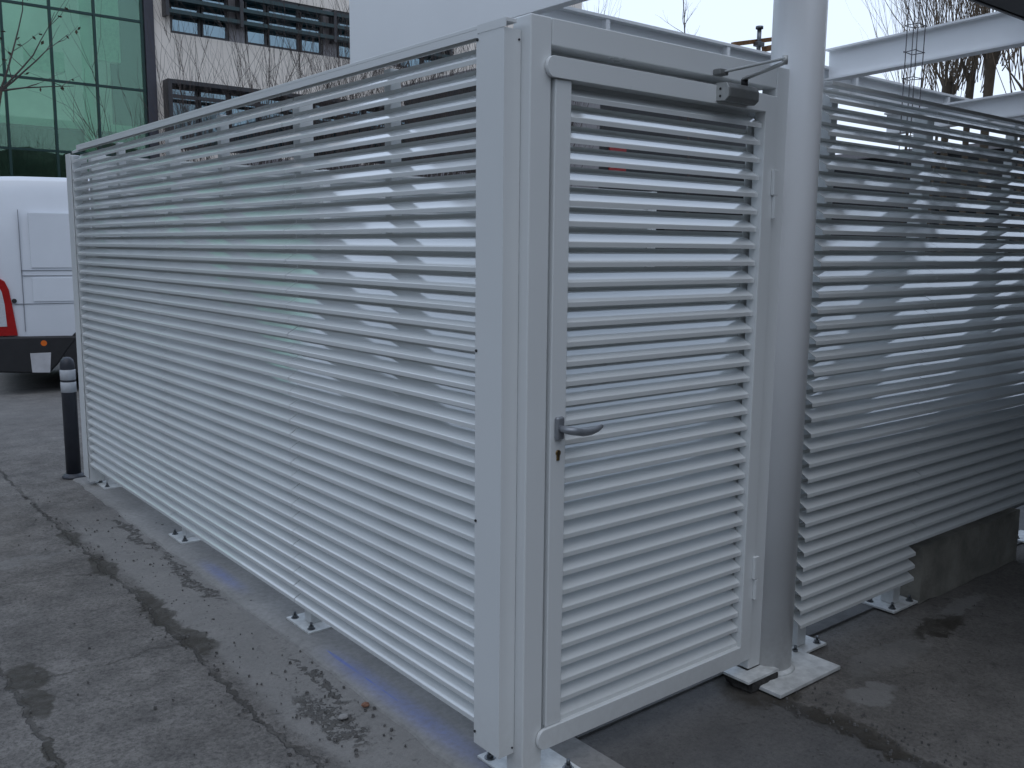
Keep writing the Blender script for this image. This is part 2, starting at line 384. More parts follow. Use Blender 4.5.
# loose grit
def build_grit():
    vs, fs = [], []; g = random.Random(3)
    def peb(x, y, r):
        b = len(vs); h = r * g.uniform(.5, .9); a0 = g.uniform(0, 6.3)
        for k in range(5):
            a = a0 + k * 1.2566; q = r * g.uniform(.7, 1.1); vs.append((x + q * math.cos(a), y + q * math.sin(a), -.004))
        for k in range(5):
            a = a0 + .5 + k * 1.2566; q = r * g.uniform(.45, .8); vs.append((x + q * math.cos(a), y + q * math.sin(a), h * g.uniform(.7, 1)))
        for k in range(5): fs.append((b + k, b + (k + 1) % 5, b + 5 + (k + 1) % 5, b + 5 + k))
        fs.append(tuple(b + 5 + k for k in range(5)))
    for i in range(150): peb(g.gauss(-.24, .10), g.uniform(.1, 3.6), abs(g.gauss(0, .0028)) + .0015)
    for i in range(120): peb(g.gauss(-.42, .05), g.uniform(.0, 4.5), abs(g.gauss(0, .003)) + .002)
    for i in range(130): peb(g.uniform(-2.4, .2), g.uniform(-.6, 4.5), abs(g.gauss(0, .003)) + .002)
    for i in range(130): peb(g.uniform(.2, 3.4), g.uniform(-1.0, -.1), abs(g.gauss(0, .002)) + .0015)
    for i in range(120): peb(g.gauss(1.1, .1), g.uniform(-.8, -.15), abs(g.gauss(0, .003)) + .002)
    for i in range(60): peb(g.uniform(-.05, .3), g.uniform(.1, 4), abs(g.gauss(0, .003)) + .002)
    for i in range(10): peb(g.gauss(-.17, .06), g.uniform(.5, 1.1), g.uniform(.005, .008))
    o = raw('gravel', vs, fs, simple('grit_stone', (.11, .105, .10), .95, 0, .5, 40)); o['kind'] = 'stuff'
    return o
build_grit()
def stone(loc, r, sq, m, label):
    t = bmesh.new(); bmesh.ops.create_icosphere(t, subdivisions=2, radius=r)
    for v in t.verts:
        d = 1 + .3 * noise.noise(v.co * (1.4 / r) + Vector(loc) * 9); v.co *= d; v.co.z *= sq
    b = MB(); b._merge(t); o = b.build('stone', m); o.location = loc; return tag(o, label, 'stone')
stone((-.215, .69, .004), .017, .5, simple('pale_stone', (.27, .26, .25), .9, 0, .2, 60), 'small pale flat stone lying by the concrete edge below the louvred wall')
stone((-.115, .715, .004), .015, .5, simple('brick_fragment', (.20, .10, .065), .95, 0, .3, 80), 'small reddish brick fragment lying by the concrete edge below the louvred wall')

# ------------------------------------------------------------------ louvres
PITCH = .057
PROF = [(0, 0), (0, .0128), (.0006, .0142), (.0018, .0152), (.05, .0432), (.05, .0550), (.0515, .0550), (.0515, .0422), (.0032, .0142), (.0016, .0125), (.0016, 0)]
def blades(length, z0, n, seed=0, flip=False):
    """n blades along +u from 0 to length; outward is -w. returns MB in local (u, w, z)"""
    b = MB(); t = bmesh.new(); g = random.Random(seed)
    pf = [(w, z) for (w, z) in PROF]
    for k in range(n):
        zz = z0 + k * PITCH
        j = [(g.uniform(-.0006, .0006), g.uniform(-.0005, .0005)) for _ in range(2)]
        e0, e1 = g.uniform(0, .0012), g.uniform(0, .0012)
        A = [t.verts.new((e0, w + j[0][0], zz + z + j[0][1])) for w, z in pf]; B = [t.verts.new((length - e1, w + j[1][0], zz + z + j[1][1])) for w, z in pf]
        m = len(pf)
        for i in range(m): t.faces.new((A[i], B[i], B[(i + 1) % m], A[(i + 1) % m]))
        t.faces.new(A); t.faces.new(B[::-1])
    bmesh.ops.recalc_face_normals(t, faces=t.faces)
    return b._merge(t)
def mullion_mb(z0, z1): 
    return MB().box(-.02, .02, .052, .092, z0, z1, .002)
def post_with_foot(name, parent, T, h=2.13, plate=(-.03, .17, -.105, .105), bolts=True):
    """60 mm square post on a bolted base plate. local: u along wall, w inward"""
    p = MB().box(-.03, .03, .0, .06, .012, h, .004).build(name, M['frame'], parent, T)
    MB().box(plate[2], plate[3], plate[0] - .018, plate[1] - .03, .002, .012, .0015).build('base_plate', M['plate'], p, T)
    if bolts:
        for su in (-1, 1):
            for w in (-.022, .085):
                bb = MB(); c = (su * .075, w, .012)
                bb.cyl(c, (c[0], c[1], .0145), .016, n=20); bb.cyl((c[0], c[1], .0145), (c[0], c[1], .0255), .0105, n=6, smooth=False); bb.cyl((c[0], c[1], .0255), (c[0], c[1], .040), .0055, n=12)
                bb.build('bolt', M['steel'], p, T)
    return p
def frame_matrix(origin, u, w):
    """local (u,w,z) -> world"""
    U, W = Vector(u), Vector(w)
    m = Matrix(((U.x, W.x, 0, origin[0]), (U.y, W.y, 0, origin[1]), (0, 0, 1, origin[2]), (0, 0, 0, 1))); return m

# ---- left wall: runs along +Y, outward is -X. lip plane X=-.045
XL = -.045
left = thing('louvre_wall', 'long white louvred wall in three panels left of the door', 'louvre wall', (XL, 0, 0))
TL = frame_matrix((XL, 0, 0), (0, 1, 0), (1, 0, 0))     # u=+Y, w=+X
bounds = [.10, 1.405, 2.885, 4.395]
for i in range(3):
    T = frame_matrix((XL, bounds[i] + (.0012 if i else 0), 0), (0, 1, 0), (1, 0, 0))
    blades(bounds[i + 1] - bounds[i] - .0024, .144, 36, i).build('louvre_panel', M['blade'], left, T)
for y in (.73, 2.15, 3.64):
    mullion_mb(.15, 2.15).build('mullion', M['frame'], left, frame_matrix((XL, y, 0), (0, 1, 0), (1, 0, 0)))
for y in (1.475, 2.94):
    post_with_foot('post', left, frame_matrix((XL + .093, y, 0), (0, 1, 0), (1, 0, 0)), 2.14, plate=(-.03, .17, -.105, .105))
post_with_foot('post', left, frame_matrix((XL + .093, 4.36, 0), (0, 1, 0), (1, 0, 0)), 2.14)
# coping: folded sheet with a small drip, starting just short of the far trim
cp = MB(); cp.box(XL - .012, XL + .022, .030, 4.24, 2.1665, 2.1770, .0012); cp.box(XL - .012, XL - .0095, .155, 4.24, 2.146, 2.166, 0); cp.box(XL - .0150, XL - .0125, .030, .1548, 2.1545, 2.1765, 0); cp.build('coping', M['frame'], left)
# L-shaped corner trims
def corner_trim(x0, xi, y0, y1, z0, z1, parent):
    b = MB(); t = .002
    pts = [(x0, y0), (xi, y0), (xi, y0 + t), (x0 + t, y0 + t), (x0 + t, y1), (x0, y1)]
    b.prism(pts, 'z', z0, z1); return b.build('corner_trim', M['frame'], parent)
ct = corner_trim(-.0585, -.002, .038, .160, .093, 2.1535, left)
for (x, y, z) in [(-.0585, .154, 2.139), (-.0585, .154, 1.29), (-.0585, .154, .79), (-.0585, .154, .131)]:
    MB().cyl((x + .001, y, z), (x - .003, y, z), .0042, n=12).build('rivet', M['darksteel'], ct)
for z in (2.128, .112):
    MB().cyl((-.009, .039, z), (-.009, .0355, z), .003, n=12).build('rivet', M['darksteel'], ct)
ft = MB(); ft.box(-.058, -.052, 4.397, 4.50, .06, 2.140, .001); ft.box(-.052, .02, 4.494, 4.50, .06, 2.140, .001); ft.build('end_trim', M['frame'], left)
MB().box(-.048, .045, 4.40, 4.46, .03, 2.13, .003).build('end_post', M['frame'], left)

# ---- door frame
fr = thing('door_frame', 'fixed white steel frame around the louvred door', 'door frame')
MB().box(0, .0745, 0, .075, .012, 2.1915, .004).build('post', M['frame'], fr)
MB().box(1.081, 1.151, 0, .06, .052, 2.1915, .004).build('post', M['frame'], fr)
MB().box(.0760, 1.0795, .0005, .07, 2.1195, 2.1908, .003).build('header', M['frame'], fr)
MB().box(.0765, 1.079, .072, .076, 2.030, 2.150).build('door_stop', M['frame'], fr)
bp = MB().box(-.012, .195, -.055, .205, .0045, .012, .0015).build('base_plate', M['plate'], fr)
for c in ((.012, .170), (.012, -.03), (.162, -.025), (.165, .17)):
    bb = MB(); bb.cyl((*c, .012), (*c, .0145), .018, n=20); bb.cyl((*c, .0145), (*c, .0265), .0115, n=6, smooth=False); bb.cyl((*c, .0265), (*c, .042), .006, n=12); bb.build('bolt', M['steel'], bp)
# bracket foot of the hinge post: plate with an open notch, packed up on mortar
ftm = MB(); ftm.prism([(1.0, -.062), (1.183, -.062), (1.183, -.012), (1.156, -.012), (1.156, .0), (1.076, .0), (1.076, .10), (1.0, .10)], 'z', .040, .050, bev=.001)
ftm.build('foot_plate', M['plate'], fr)
mor = MB()
t = bmesh.new(); bmesh.ops.create_cube(t, size=1); bmesh.ops.subdivide_edges(t, edges=t.edges, cuts=7, use_grid_fill=True)
for v in t.verts:
    c = Vector((1.10 + v.co.x * .15, .0 + v.co.y * .12, .0195 + v.co.z * .037)); c += Vector((noise.noise(c * 30), noise.noise(c * 30 + Vector((5, 0, 0))), 0)) * .014
    v.co = c
mor._merge(t); mor.build('mortar_packing', simple('dark_mortar', (.05, .047, .044), .95, 0, .4, 30, .6, 120), fr)

# ---- door leaf
door = thing('louvred_door', 'white louvred door with grey lever handle and overhead closer', 'door', (1.076, 0, 0))
F = -.010
st = MB().box(.0852, .1445, F + .004, .034, .1625, 2.0345, .003).build('stile', M['frame'], door)
MB().box(1.0135, 1.0755, F, .034, .0985, 2.0915, .003).build('stile', M['frame'], door)
def rail(z0, z1):
    r = (z1 - z0) / 2; pts = []
    for k in range(13):
        a = math.pi / 2 + math.pi * k / 12; pts.append((.049 + r * .9 + r * .9 * math.cos(a), (z0 + z1) / 2 + r * math.sin(a)))
    pts += [(1.0125, z0), (1.0125, z1)]
    b = MB(); b.prism(pts, 'y', F - .004, -.002, bev=.0012); b.box(.086, 1.0125, -.0018, .034, z0 + .0005, z1 - .0005); return b.build('rail', M['frame'], door)
rail(2.0352, 2.0915); rail(.0985, .1615)
T = frame_matrix((.1455, .004, 0), (1, 0, 0), (0, 1, 0))
blades(.8670, .1605, 33, 11).build('louvre_panel', M['blade'], door, T)
MB().box(.998, 1.074, .0500, .0530, .165, 2.03).build('blade_carrier', M['frame'], door)
MB().box(.087, .160, .0575, .0615, .165, 2.03).build('blade_carrier', M['frame'], door)
# lever handle
hd = MB()
t = bmesh.new(); bmesh.ops.create_cube(t, size=1)
for v in t.verts: v.co = Vector((.1145 + v.co.x * .031, F - .002 + v.co.y * .016, 1.071 + v.co.z * .068))
bmesh.ops.bevel(t, geom=list(t.edges), offset=.0075, segments=4, profile=.5, affect='EDGES'); hd._merge(t, None, 0, True)
han = hd.build('handle', M['handle'], door)
lv = MB(); lv.tube([(.1145, -.01, 1.071), (.1145, -.035, 1.071), (.116, -.048, 1.0705), (.124, -.056, 1.069), (.138, -.058, 1.066), (.165, -.058, 1.0605), (.195, -.057, 1.0595), (.222, -.055, 1.063), (.243, -.053, 1.070), (.2445, -.053, 1.0705)],
                  [.0105, .0105, .0115, .0118, .0118, .0116, .0108, .0092, .0065, .004], 14)
lv.build('lever', M['handle'], han)
ky = MB(); ky.lathe([(0, .001), (.0088, .001), (.0088, 0)], (0, 0, 0), 24)
k1 = MB(); k1.cyl((.1145, F + .0045, .9985), (.1145, F - .0005, .9985), .0085, n=24); k1.box(.1095, .1195, F - .0004, F + .0045, .976, .994, .001); k1.build('lock_cylinder', M['brass'], door)
ky.bm.free()
k2 = MB(); k2.box(.1135, .1155, F - .0012, F - .0004, .988, 1.004); kp = k2.build('keyhole', M['darksteel'], door)
# hinges
for zc in (1.768, .410):
    h = MB(); h.box(1.0595, 1.0845, F - .013, F - .0006, zc - .002, zc + .082, .002); h.box(1.0690, 1.0845, F - .013, F - .0006, zc - .08, zc - .0045, .002)
    h.build('hinge', M['frame'], door)
# overhead closer
cl = MB(); cl.prism([(-.012, 2.043), (-.047, 2.040), (-.062, 2.052), (-.062, 2.080), (-.052, 2.096), (-.012, 2.098)], 'x', .757, .905, bev=.003)
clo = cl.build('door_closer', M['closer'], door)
MB().prism([(-.0125, 2.0435), (-.047, 2.041), (-.0612, 2.053), (-.0612, 2.079), (-.0515, 2.0953), (-.0125, 2.0973)], 'x', .7495, .7565, bev=.001).build('end_cap', M['alu'], clo)
for yy, zz in ((-.03, 2.078), (-.03, 2.056)):
    MB().cyl((.7494, yy, zz), (.748, yy, zz), .004, n=12).build('screw', M['darksteel'], clo)
MB().cyl((.86, -.036, 2.094), (.86, -.036, 2.118), .011, n=18).build('spindle', M['darksteel'], clo)
ar = MB()
def bar(b, a, c, w, h):
    a, c = Vector(a), Vector(c); d = c - a; L = d.length; q = d.to_track_quat('X', 'Z').to_matrix().to_4x4()
    b.box(0, L, -w / 2, w / 2, -h / 2, h / 2, .0015, Matrix.Translation(a) @ q)
bar(ar, (.855, -.036, 2.118), (.832, -.205, 2.1425), .019, .007)
ar.build('arm', M['alu'], clo)
a2 = MB(); bar(a2, (.772, -.022, 2.132), (.832, -.207, 2.1545), .016, .006); a2.cyl((.832, -.203, 2.137), (.832, -.203, 2.162), .009, n=18); a2.build('arm', M['alu'], clo)
a3 = MB(); a3.box(.745, .787, -.030, -.0005, 2.122, 2.140, .003); a3.build('arm_bracket', M['closer'], clo)

# ---- right wall: runs along +X, outward is -Y, lip plane Y=-.045
YR = -.045
right = thing('louvre_wall', 'shaded white louvred wall right of the round column', 'louvre wall', (1.33, YR, 0))
def rpanel(x0, x1, z0, n, seed):
    T = frame_matrix((x0, YR, 0), (1, 0, 0), (0, 1, 0)); return blades(x1 - x0, z0, n, seed).build('louvre_panel', M['blade'], right, T)
rpanel(1.331, 2.186, .158, 35, 21)
rpanel(2.1885, 3.75, .158 + 3 * PITCH, 32, 22); rpanel(3.7525, 5.30, .158 + 3 * PITCH, 32, 23)
for x in (1.445, 2.94, 4.5):
    mullion_mb(.165 if x < 2.1 else .34, 2.16).build('mullion', M['frame'], right, frame_matrix((x, YR, 0), (1, 0, 0), (0, 1, 0)))
for x in (1.50, 2.235, 3.76, 5.26):
    post_with_foot('post', right, frame_matrix((x, YR + .098, 0), (1, 0, 0), (0, 1, 0)), 2.15, plate=(-.03, .17, -.105, .105))
c = MB(); c.box(1.335, 5.32, YR - .004, YR + .030, 2.1530, 2.1680, .0015); c.build('coping', M['frame'], right)
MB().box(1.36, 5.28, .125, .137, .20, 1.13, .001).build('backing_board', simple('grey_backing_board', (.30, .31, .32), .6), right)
# ---- rear wall of the enclosure, seen through the gaps
back = thing('louvre_wall', 'rear louvred wall glimpsed through the gaps of the front walls', 'louvre wall', (5.3, 4.46, 0))
for i, (x0, x1) in enumerate([(.10, 1.7), (1.702, 3.4), (3.402, 5.3)]):
    blades(x1 - x0, .15, 35, 31 + i).build('louvre_panel', M['blade'], back, frame_matrix((x1, 4.50, 0), (-1, 0, 0), (0, -1, 0)))
for x in (.12, 1.70, 3.40, 5.27):
    MB().box(x - .03, x + .03, 4.36, 4.42, .004, 2.14, .003).build('post', M['frame'], back)

# ------------------------------------------------------------------ round column
colm = thing('steel_column', 'round white steel column standing beside the hinge side of the door', 'column', (1.235, .03, 0))
cm = MB(); cm.cyl((1.235, .03, .016), (1.235, .03, 3.9), .0905, n=72); cm.build('shaft', M['column'], colm)
cbp = MB(); cbp.box(1.068, 1.452, -.152, .21, .002, .0165, .002); cbp.build('base_plate', M['plate'], colm)
w = MB(); w.lathe([(.0905, .0165 - .004), (.105, .0165 - .004), (.103, .021), (.0905, .0275)], (1.235, .03, .003), 48); w.build('weld_bead', M['plate'], colm)

# ------------------------------------------------------------------ concrete block under the right wall
bk = bmesh.new(); bmesh.ops.create_cube(bk, size=1); bmesh.ops.subdivide_edges(bk, edges=bk.edges, cuts=10, use_grid_fill=True)
for v in bk.verts:
    e = max(abs(v.co.x), abs(v.co.y), abs(v.co.z)); c = Vector((2.845 + v.co.x * 1.0, .20 + v.co.y * .40, .130 + v.co.z * .27))
    c += Vector((noise.noise(c * 6), noise.noise(c * 6 + Vector((7, 0, 0))), noise.noise(c * 6 + Vector((0, 9, 0))))) * .008; v.co = c
b = MB(); b._merge(bk); tag(b.build('concrete_block', M['block']), 'weathered dark concrete block under the right louvred wall', 'concrete block')
# ------------------------------------------------------------------ steelwork overhead
def ibeam(name, a, c, h, wf, tf=.010, tw=.008, parent=None):
    """I-section between two points given at its bottom centre line"""
    a, c = Vector(a), Vector(c); d = c - a; L = d.length; q = d.to_track_quat('X', 'Z').to_matrix().to_4x4()
    pts = [(-wf / 2, 0), (wf / 2, 0), (wf / 2, tf), (tw / 2, tf), (tw / 2, h - tf), (wf / 2, h - tf), (wf / 2, h), (-wf / 2, h), (-wf / 2, h - tf), (-tw / 2, h - tf), (-tw / 2, tf), (-wf / 2, tf)]
    b = MB(); b.prism(pts, 'x', 0, L); o = b.build(name, M['beam'], parent, Matrix.Translation(a) @ q); return o
tag(ibeam('steel_beam', (3.03, 1.06, 2.503), (3.03, -.03, 2.542), .165, .08), 'white steel beam sloping up to the dark canopy edge right of the column', 'steel beam', 'white steel beams of the canopy')
tag(ibeam('steel_beam', (3.63, 1.04, 2.262), (3.63, -.03, 2.308), .125, .07), 'lower white steel beam just above the right louvred wall', 'steel beam', 'white steel beams of the canopy')
g = thing('edge_girder', 'tall flat white girder above the left louvred wall', 'girder', (.83, 2.44, 2.5))
MB().box(.830, .840, -.9, 2.436, 2.502, 3.30, .002).build('web', M['beam'], g)
MB().box(.841, .878, -.9, 2.43, 2.5025, 2.511, .001).build('flange', M['beam'], g)
rl = thing('steel_rail', 'long horizontal white channel rail behind the door header', 'rail', (.88, 1.1, 2.49))
MB().box(.882, 9.0, 1.096, 1.104, 2.43, 2.568, 0).build('web', M['beam'], rl)
MB().box(.882, 9.0, 1.060, 1.150, 2.5685, 2.582, .001).build('flange', M['beam'], rl)
for x in (1.33, 2.16, 3.32, 4.4, 5.6): MB().box(x - .012, x + .012, 1.064, 1.0955, 2.431, 2.568).build('stiffener', M['beam'], rl)
# dark canopy roof over the right front
cr = thing('canopy_roof', 'dark canopy roof edge overhead at the upper right corner', 'canopy roof', (3, -2, 2.6))
MB().box(1.42, 12, -7.0, -.045, 2.605, 2.74, .004).build('roof_deck', M['roof'], cr)
MB().box(1.42, 12, -.0445, -.025, 2.60, 2.76, .003).build('edge_trim', simple('dark_edge_trim', (.06, .06, .068), .4, .3), cr)
MB().box(1.42, 12, -7.4, -7.02, 0, 6.5).build('rear_light_blocker', M['block'], cr)  # unseen, added behind the viewpoint to cut skylight on the front faces
MB().box(9.2, 9.5, -7.0, -.06, 0, 2.604).build('side_light_blocker', M['block'], cr)  # added out of view to keep sky off the right wall
# rusty clamp lying on the rail
cp = thing('clamp', 'rusty brown steel clamp on the rail beside the round column', 'clamp', (2.42, 1.1, 2.58))
b = MB(); bar(b, (2.235, 1.10, 2.594), (2.66, 1.10, 2.686), .022, .02); b.build('bar', M['rust'], cp)
b = MB(); bar(b, (2.47, 1.085, 2.600), (2.66, 1.085, 2.650), .03, .028); b.box(2.605, 2.66, 1.07, 1.13, 2.5835, 2.64, .003); b.build('jaw', M['rust'], cp)
b = MB(); b.cyl((2.415, 1.078, 2.5825), (2.415, 1.078, 2.690), .011, n=14); b.cyl((2.415, 1.078, 2.690), (2.415, 1.078, 2.703), .019, n=14); b.box(2.39, 2.44, 1.06, 1.095, 2.604, 2.626, .003); b.build('screw', M['steel'], cp)
# rebar cage sticking up behind the right wall
rc = thing('rebar_cage', 'thin steel rebar cage standing behind the right louvred wall', 'rebar cage', (2.79, .45, 0))
b = MB(); cx, cy, hw = 2.79, .45, .027
for sx in (-1, 1):
    for sy in (-1, 1):
        b.cyl((cx + sx * hw, cy + sy * hw, .004), (cx + sx * hw + .02 * sx * rnd.random(), cy + sy * hw, 3.3), .0026, n=6)
b.build('bars', M['rebar'], rc)
for k in range(24):
    z = .2 + k * .13 + rnd.uniform(-.02, .02); b = MB(); q = hw + .006
    for (x0, y0, x1, y1) in ((-q, -q, q, -q), (q, -q, q, q), (q, q, -q, q), (-q, q, -q, -q)):
        b.cyl((cx + x0 * 1.15, cy + y0, z), (cx + x1 * 1.15, cy + y1, z + rnd.uniform(-.006, .006)), .0021, n=5)
    b.build('stirrup', M['rebar'], rc)

# ------------------------------------------------------------------ bollard
bo = thing('bollard', 'dark round bollard with two pale reflective bands beside the far wall end', 'bollard', (-.060, 4.76, 0))
MB().lathe([(0, 0), (.047, 0), (.047, .76), (.045, .785), (.038, .808), (.022, .823), (0, .828)], (-.060, 4.76, 0), 32).build('post', M['bollard'], bo)
MB().lathe([(.0475, 0), (.0490, .001), (.0490, .069), (.0475, .070)], (-.060, 4.76, .672), 32).build('band', M['band'], bo)
MB().lathe([(.0475, 0), (.0490, .001), (.0490, .069), (.0475, .070)], (-.060, 4.76, .588), 32).build('band', M['band'], bo)
MB().lathe([(.0475, .022), (.066, .010), (.075, .0), (.075, -.004)], (-.060, 4.76, .004), 32).build('base_collar', M['bollard'], bo)

# ------------------------------------------------------------------ white van (local: x forward, y left, z up), far side hidden
def van():
    L, Wd = 5.55, 1.98
    v = thing('parked_van', 'white panel van parked behind the far end of the louvred wall', 'van', (.31, 8.90, 0), R(-10))
    T = world(v)
    # body: stations (x, floor z, roof z, half width at belt, half width at roof)
    stn = [(.0, .62, 2.265, .955, .855), (.03, .50, 2.285, .975, .875), (.25, .42, 2.295, .985, .885), (1.5, .40, 2.31, .99, .89), (3.2, .40, 2.30, .99, .885), (3.85, .40, 2.28, .985, .87), (4.25, .40, 2.02, .98, .84), (4.72, .40, 1.50, .97, .83), (4.85, .40, 1.30, .96, .88), (5.35, .42, 1.08, .90, .84), (5.55, .48, .90, .78, .72)]
    def section(s):
        x, zf, zr, wb, wr = s; p = []
        hh = zr - zf
        half = [(wb * .93, zf), (wb, zf + .10), (wb, zf + hh * .45), (wb * .99, zf + hh * .62), (wr + (wb - wr) * .45, zr - .22 * min(1, hh)), (wr * 1.0, zr - .06 * min(1, hh)), (wr * .95, zr - .018), (wr * .6, zr), (0, zr + .012)]
        for y, z in half: p.append((x, y - .99, z))
        for y, z in half[-2::-1]: p.append((x, -y - .99, z))
        return p
    # van's right side (towards the camera) is local y = -Wd..: put near side at y=0 plane by shifting (camera is at -y)
    vs, fs = [], []; n = None
    for s in stn:
        sec = [(x, y + 1.98, z) for x, y, z in section(s)]
        n = len(sec); vs += sec
    for i in range(len(stn) - 1):
        for k in range(n - 1):
            a = i * n + k; fs.append((a, a + 1, a + n + 1, a + n))
    fs.append(tuple(range(n))); fs.append(tuple(range((len(stn) - 1) * n + n - 1, (len(stn) - 1) * n - 1, -1)))
    for i in range(len(stn) - 1): fs.append((i * n, (i + 1) * n, (i + 1) * n + n - 1, i * n + n - 1))
    body = raw('body', vs, fs, M['van'], None, False)
    bm = bmesh.new(); bm.from_mesh(body.data); bmesh.ops.recalc_face_normals(bm, faces=bm.faces)
    bmesh.ops.bevel(bm, geom=[e for e in bm.edges if e.calc_face_angle(0) > .25], offset=.012, segments=2, profile=.5, affect='EDGES')
    for f in bm.faces: f.smooth = True
    bm.to_mesh(body.data); bm.free()
    body.parent = v
    def part(b, name, m, par=v): 
        o = b.build(name, m, None); o.parent = par if par is v else par
        return o
    y0 = -.004
    # pressed side panel and its creases (dark hairline joints)
    ln = simple('van_panel_joint', (.20, .21, .24), .5)
    def strip(x0, x1, z0, z1, nm, m, th=.006, off=0):
        return part(MB().box(x0, x1, y0 - th + off, .03, z0, z1, .002), nm, m)
    def poly_side(pts, nm, m, th=.006):
        return part(MB().prism(pts, 'y', y0 - th, .02, bev=.0015), nm, m)
    yn = {}
    strip(.20, .72, 1.30, 1.305, 'panel_crease', ln, .0); strip(.205, .75, 1.245, 1.25, 'panel_crease', ln, .0)
    strip(.12, 2.0, .950, .955, 'panel_crease', ln, .0); strip(.205, .211, .66, 1.93, 'panel_crease', ln, .0)
    strip(.30, 1.25, 1.33, 1.90, 'side_pressing', M['van'], .0035, .002)
    strip(.30, 1.25, .975, 1.225, 'side_pressing', M['van'], .0035, .002)
    part(MB().cyl((.122, y0 - .008, .985), (.122, .03, .985), .023, n=24), 'fuel_cap', M['plastic'])
    # bumper wrap and sill
    bmp = MB(); bmp.prism([(-.10, .24), (.40, .20), (.50, .30), (.60, .45), (.72, .60), (-.06, .615), (-.12, .56)], 'y', -.022, 1.99, bev=.02); part(bmp, 'bumper', M['plastic'])
    part(MB().box(1.62, 4.1, -.012, .05, .30, .52, .01), 'sill', M['plastic'])
    part(MB().cyl((.372, -.0235, .532), (.372, -.018, .532), .030, n=24), 'side_marker', M['orangelens'])
    part(MB().prism([(.235, .43), (.435, .43), (.415, .215), (.245, .225)], 'y', -.032, -.0235, bev=.002), 'mud_flap', M['flap'])
    # tail lamp wraps the rear corner
    tl = part(MB().prism([(-.07, .62), (.135, .62), (.105, .90), (.08, 1.10), (.045, 1.19), (.0, 1.22), (-.07, 1.22)], 'y', -.012, .06, bev=.006), 'tail_lamp', M['redlens'])
    o = MB().prism([(-.06, .72), (.040, .72), (.030, .95), (.012, 1.08), (-.01, 1.13), (-.06, 1.13)], 'y', -.0165, -.0125, bev=.001).build('clear_lens', M['clearlens'], None); o.parent = tl
    # wheels
    for cxw in (.98, 4.60):
        for yw, sg in ((.02, -1), (1.96, 1)):
            ya = yw - sg * .0; wv = MB(); pr = [(.20, -.10), (.315, -.105), (.335, -.085), (.345, -.05), (.345, .05), (.335, .085), (.315, .105), (.20, .10)]
            t = bmesh.new(); rings = []
            for r_, w_ in pr: rings.append([t.verts.new((cxw + r_ * math.cos(a * math.pi / 24), yw + w_ + (.09 if sg < 0 else -.09), .345 + r_ * math.sin(a * math.pi / 24))) for a in range(48)])
            for A, B in zip(rings[:-1], rings[1:]):
                for k in range(48): t.faces.new((A[k], A[(k + 1) % 48], B[(k + 1) % 48], B[k]))
            bmesh.ops.recalc_face_normals(t, faces=t.faces); wv._merge(t, None, 0, True); tw = part(wv, 'wheel', M['tyre'])
            rm = MB(); yf = yw + (-.02 if sg < 0 else .02) + (.06 if sg < 0 else -.06); rm.cyl((cxw, yf, .345), (cxw, yf + .02 * (-sg), .345), .205, .19, n=40); rm.cyl((cxw, yf - .02 * (-sg), .345), (cxw, yf, .345), .06, n=20)
            o = rm.build('rim', M['rim'], None); o.parent = tw
        ah = MB(); pts = []
        for k in range(17):
            a = math.pi * k / 16; pts.append((cxw + .43 * math.cos(a), .345 + .40 * math.sin(a)))
        pts += [(cxw - .43, .20), (cxw + .43, .20)]
        ah.prism(pts, 'y', -.0125, .004); part(ah, 'wheel_arch', M['plastic'])
    # cab glass, windscreen, mirror, headlamps
    part(MB().prism([(3.25, 1.35), (4.45, 1.32), (4.16, 1.86), (3.95, 1.98), (3.25, 1.98)], 'y', .0, .05, bev=.003), 'side_window', M['vanglass'])
    part(MB().prism([(4.30, 1.98), (4.70, 1.50), (4.715, 1.515), (4.315, 1.995)], 'y', .25, 1.73), 'windscreen', M['vanglass'])
    part(MB().box(4.35, 4.5, -.20, -.02, 1.30, 1.56, .03), 'wing_mirror', M['plastic'])
    for yy in (.15, 1.55): part(MB().box(5.2, 5.44, yy, yy + .28, .78, .98, .03), 'headlight', M['clearlens'])
    return v
van()

# ------------------------------------------------------------------ glass building (facade Y=32)
D = 32
gb = thing('glass_building', 'green glass curtain wall building with dark mullions at upper left', 'building', (2, D, 0))
X0, X1 = -9.0, 9.42
mx_ = [X0 + .0] + [6.43 - 1.42 * k for k in range(10, 0, -1)] + [6.43, 7.80, 9.36]
mx_ = sorted(set(round(a, 3) for a in mx_ if a >= X0))
hz = [.1, 2.4, 4.62, 6.88, 9.165, 11.45, 13.7, 16.0]
for j in range(len(hz) - 1):
    for i in range(len(mx_) - 1):
        MB().box(mx_[i] + .03, mx_[i + 1] - .03, D + .035, D + .047, hz[j] + .03, hz[j + 1] - .03).build('glass_pane', M['greenglass'], gb)
m = MB()
for x in mx_: m.box(x - .04, x + .04, D - .02, D + .09, .1, 16.1)
m.build('mullions', M['mullion'], gb)
m = MB()
for z in hz: m.box(X0, X1, D - .012, D + .08, z - .04, z + .04)
m.build('transoms', M['mullion'], gb)
MB().box(9.42, 9.74, D - .10, D + 6, 0, 17).build('edge_profile', M['edgeprofile'], gb)
ii = MB(); ii.box(X0, 9.40, D + 4, D + 4.2, 0, 17); ii.build('back_wall', M['interior'], gb)
ii = MB(); ii.box(X0, 9.40, D + .5, D + 4, 5.45, 5.70); ii.build('floor_slab', M['interior'], gb)
ii = MB(); ii.box(X0, 9.40, D + .35, D + .5, .0, 5.40); ii.build('dark_reflection_sheet', M['darkreflection'], gb)  # dark sheet paints in the trees reflected low in the glass
for x in (7.55, 1.4, -4.5): MB().box(x - .17, x + .17, D + .15, D + .34, 3.6, 16).build('column', M['interior'], gb)
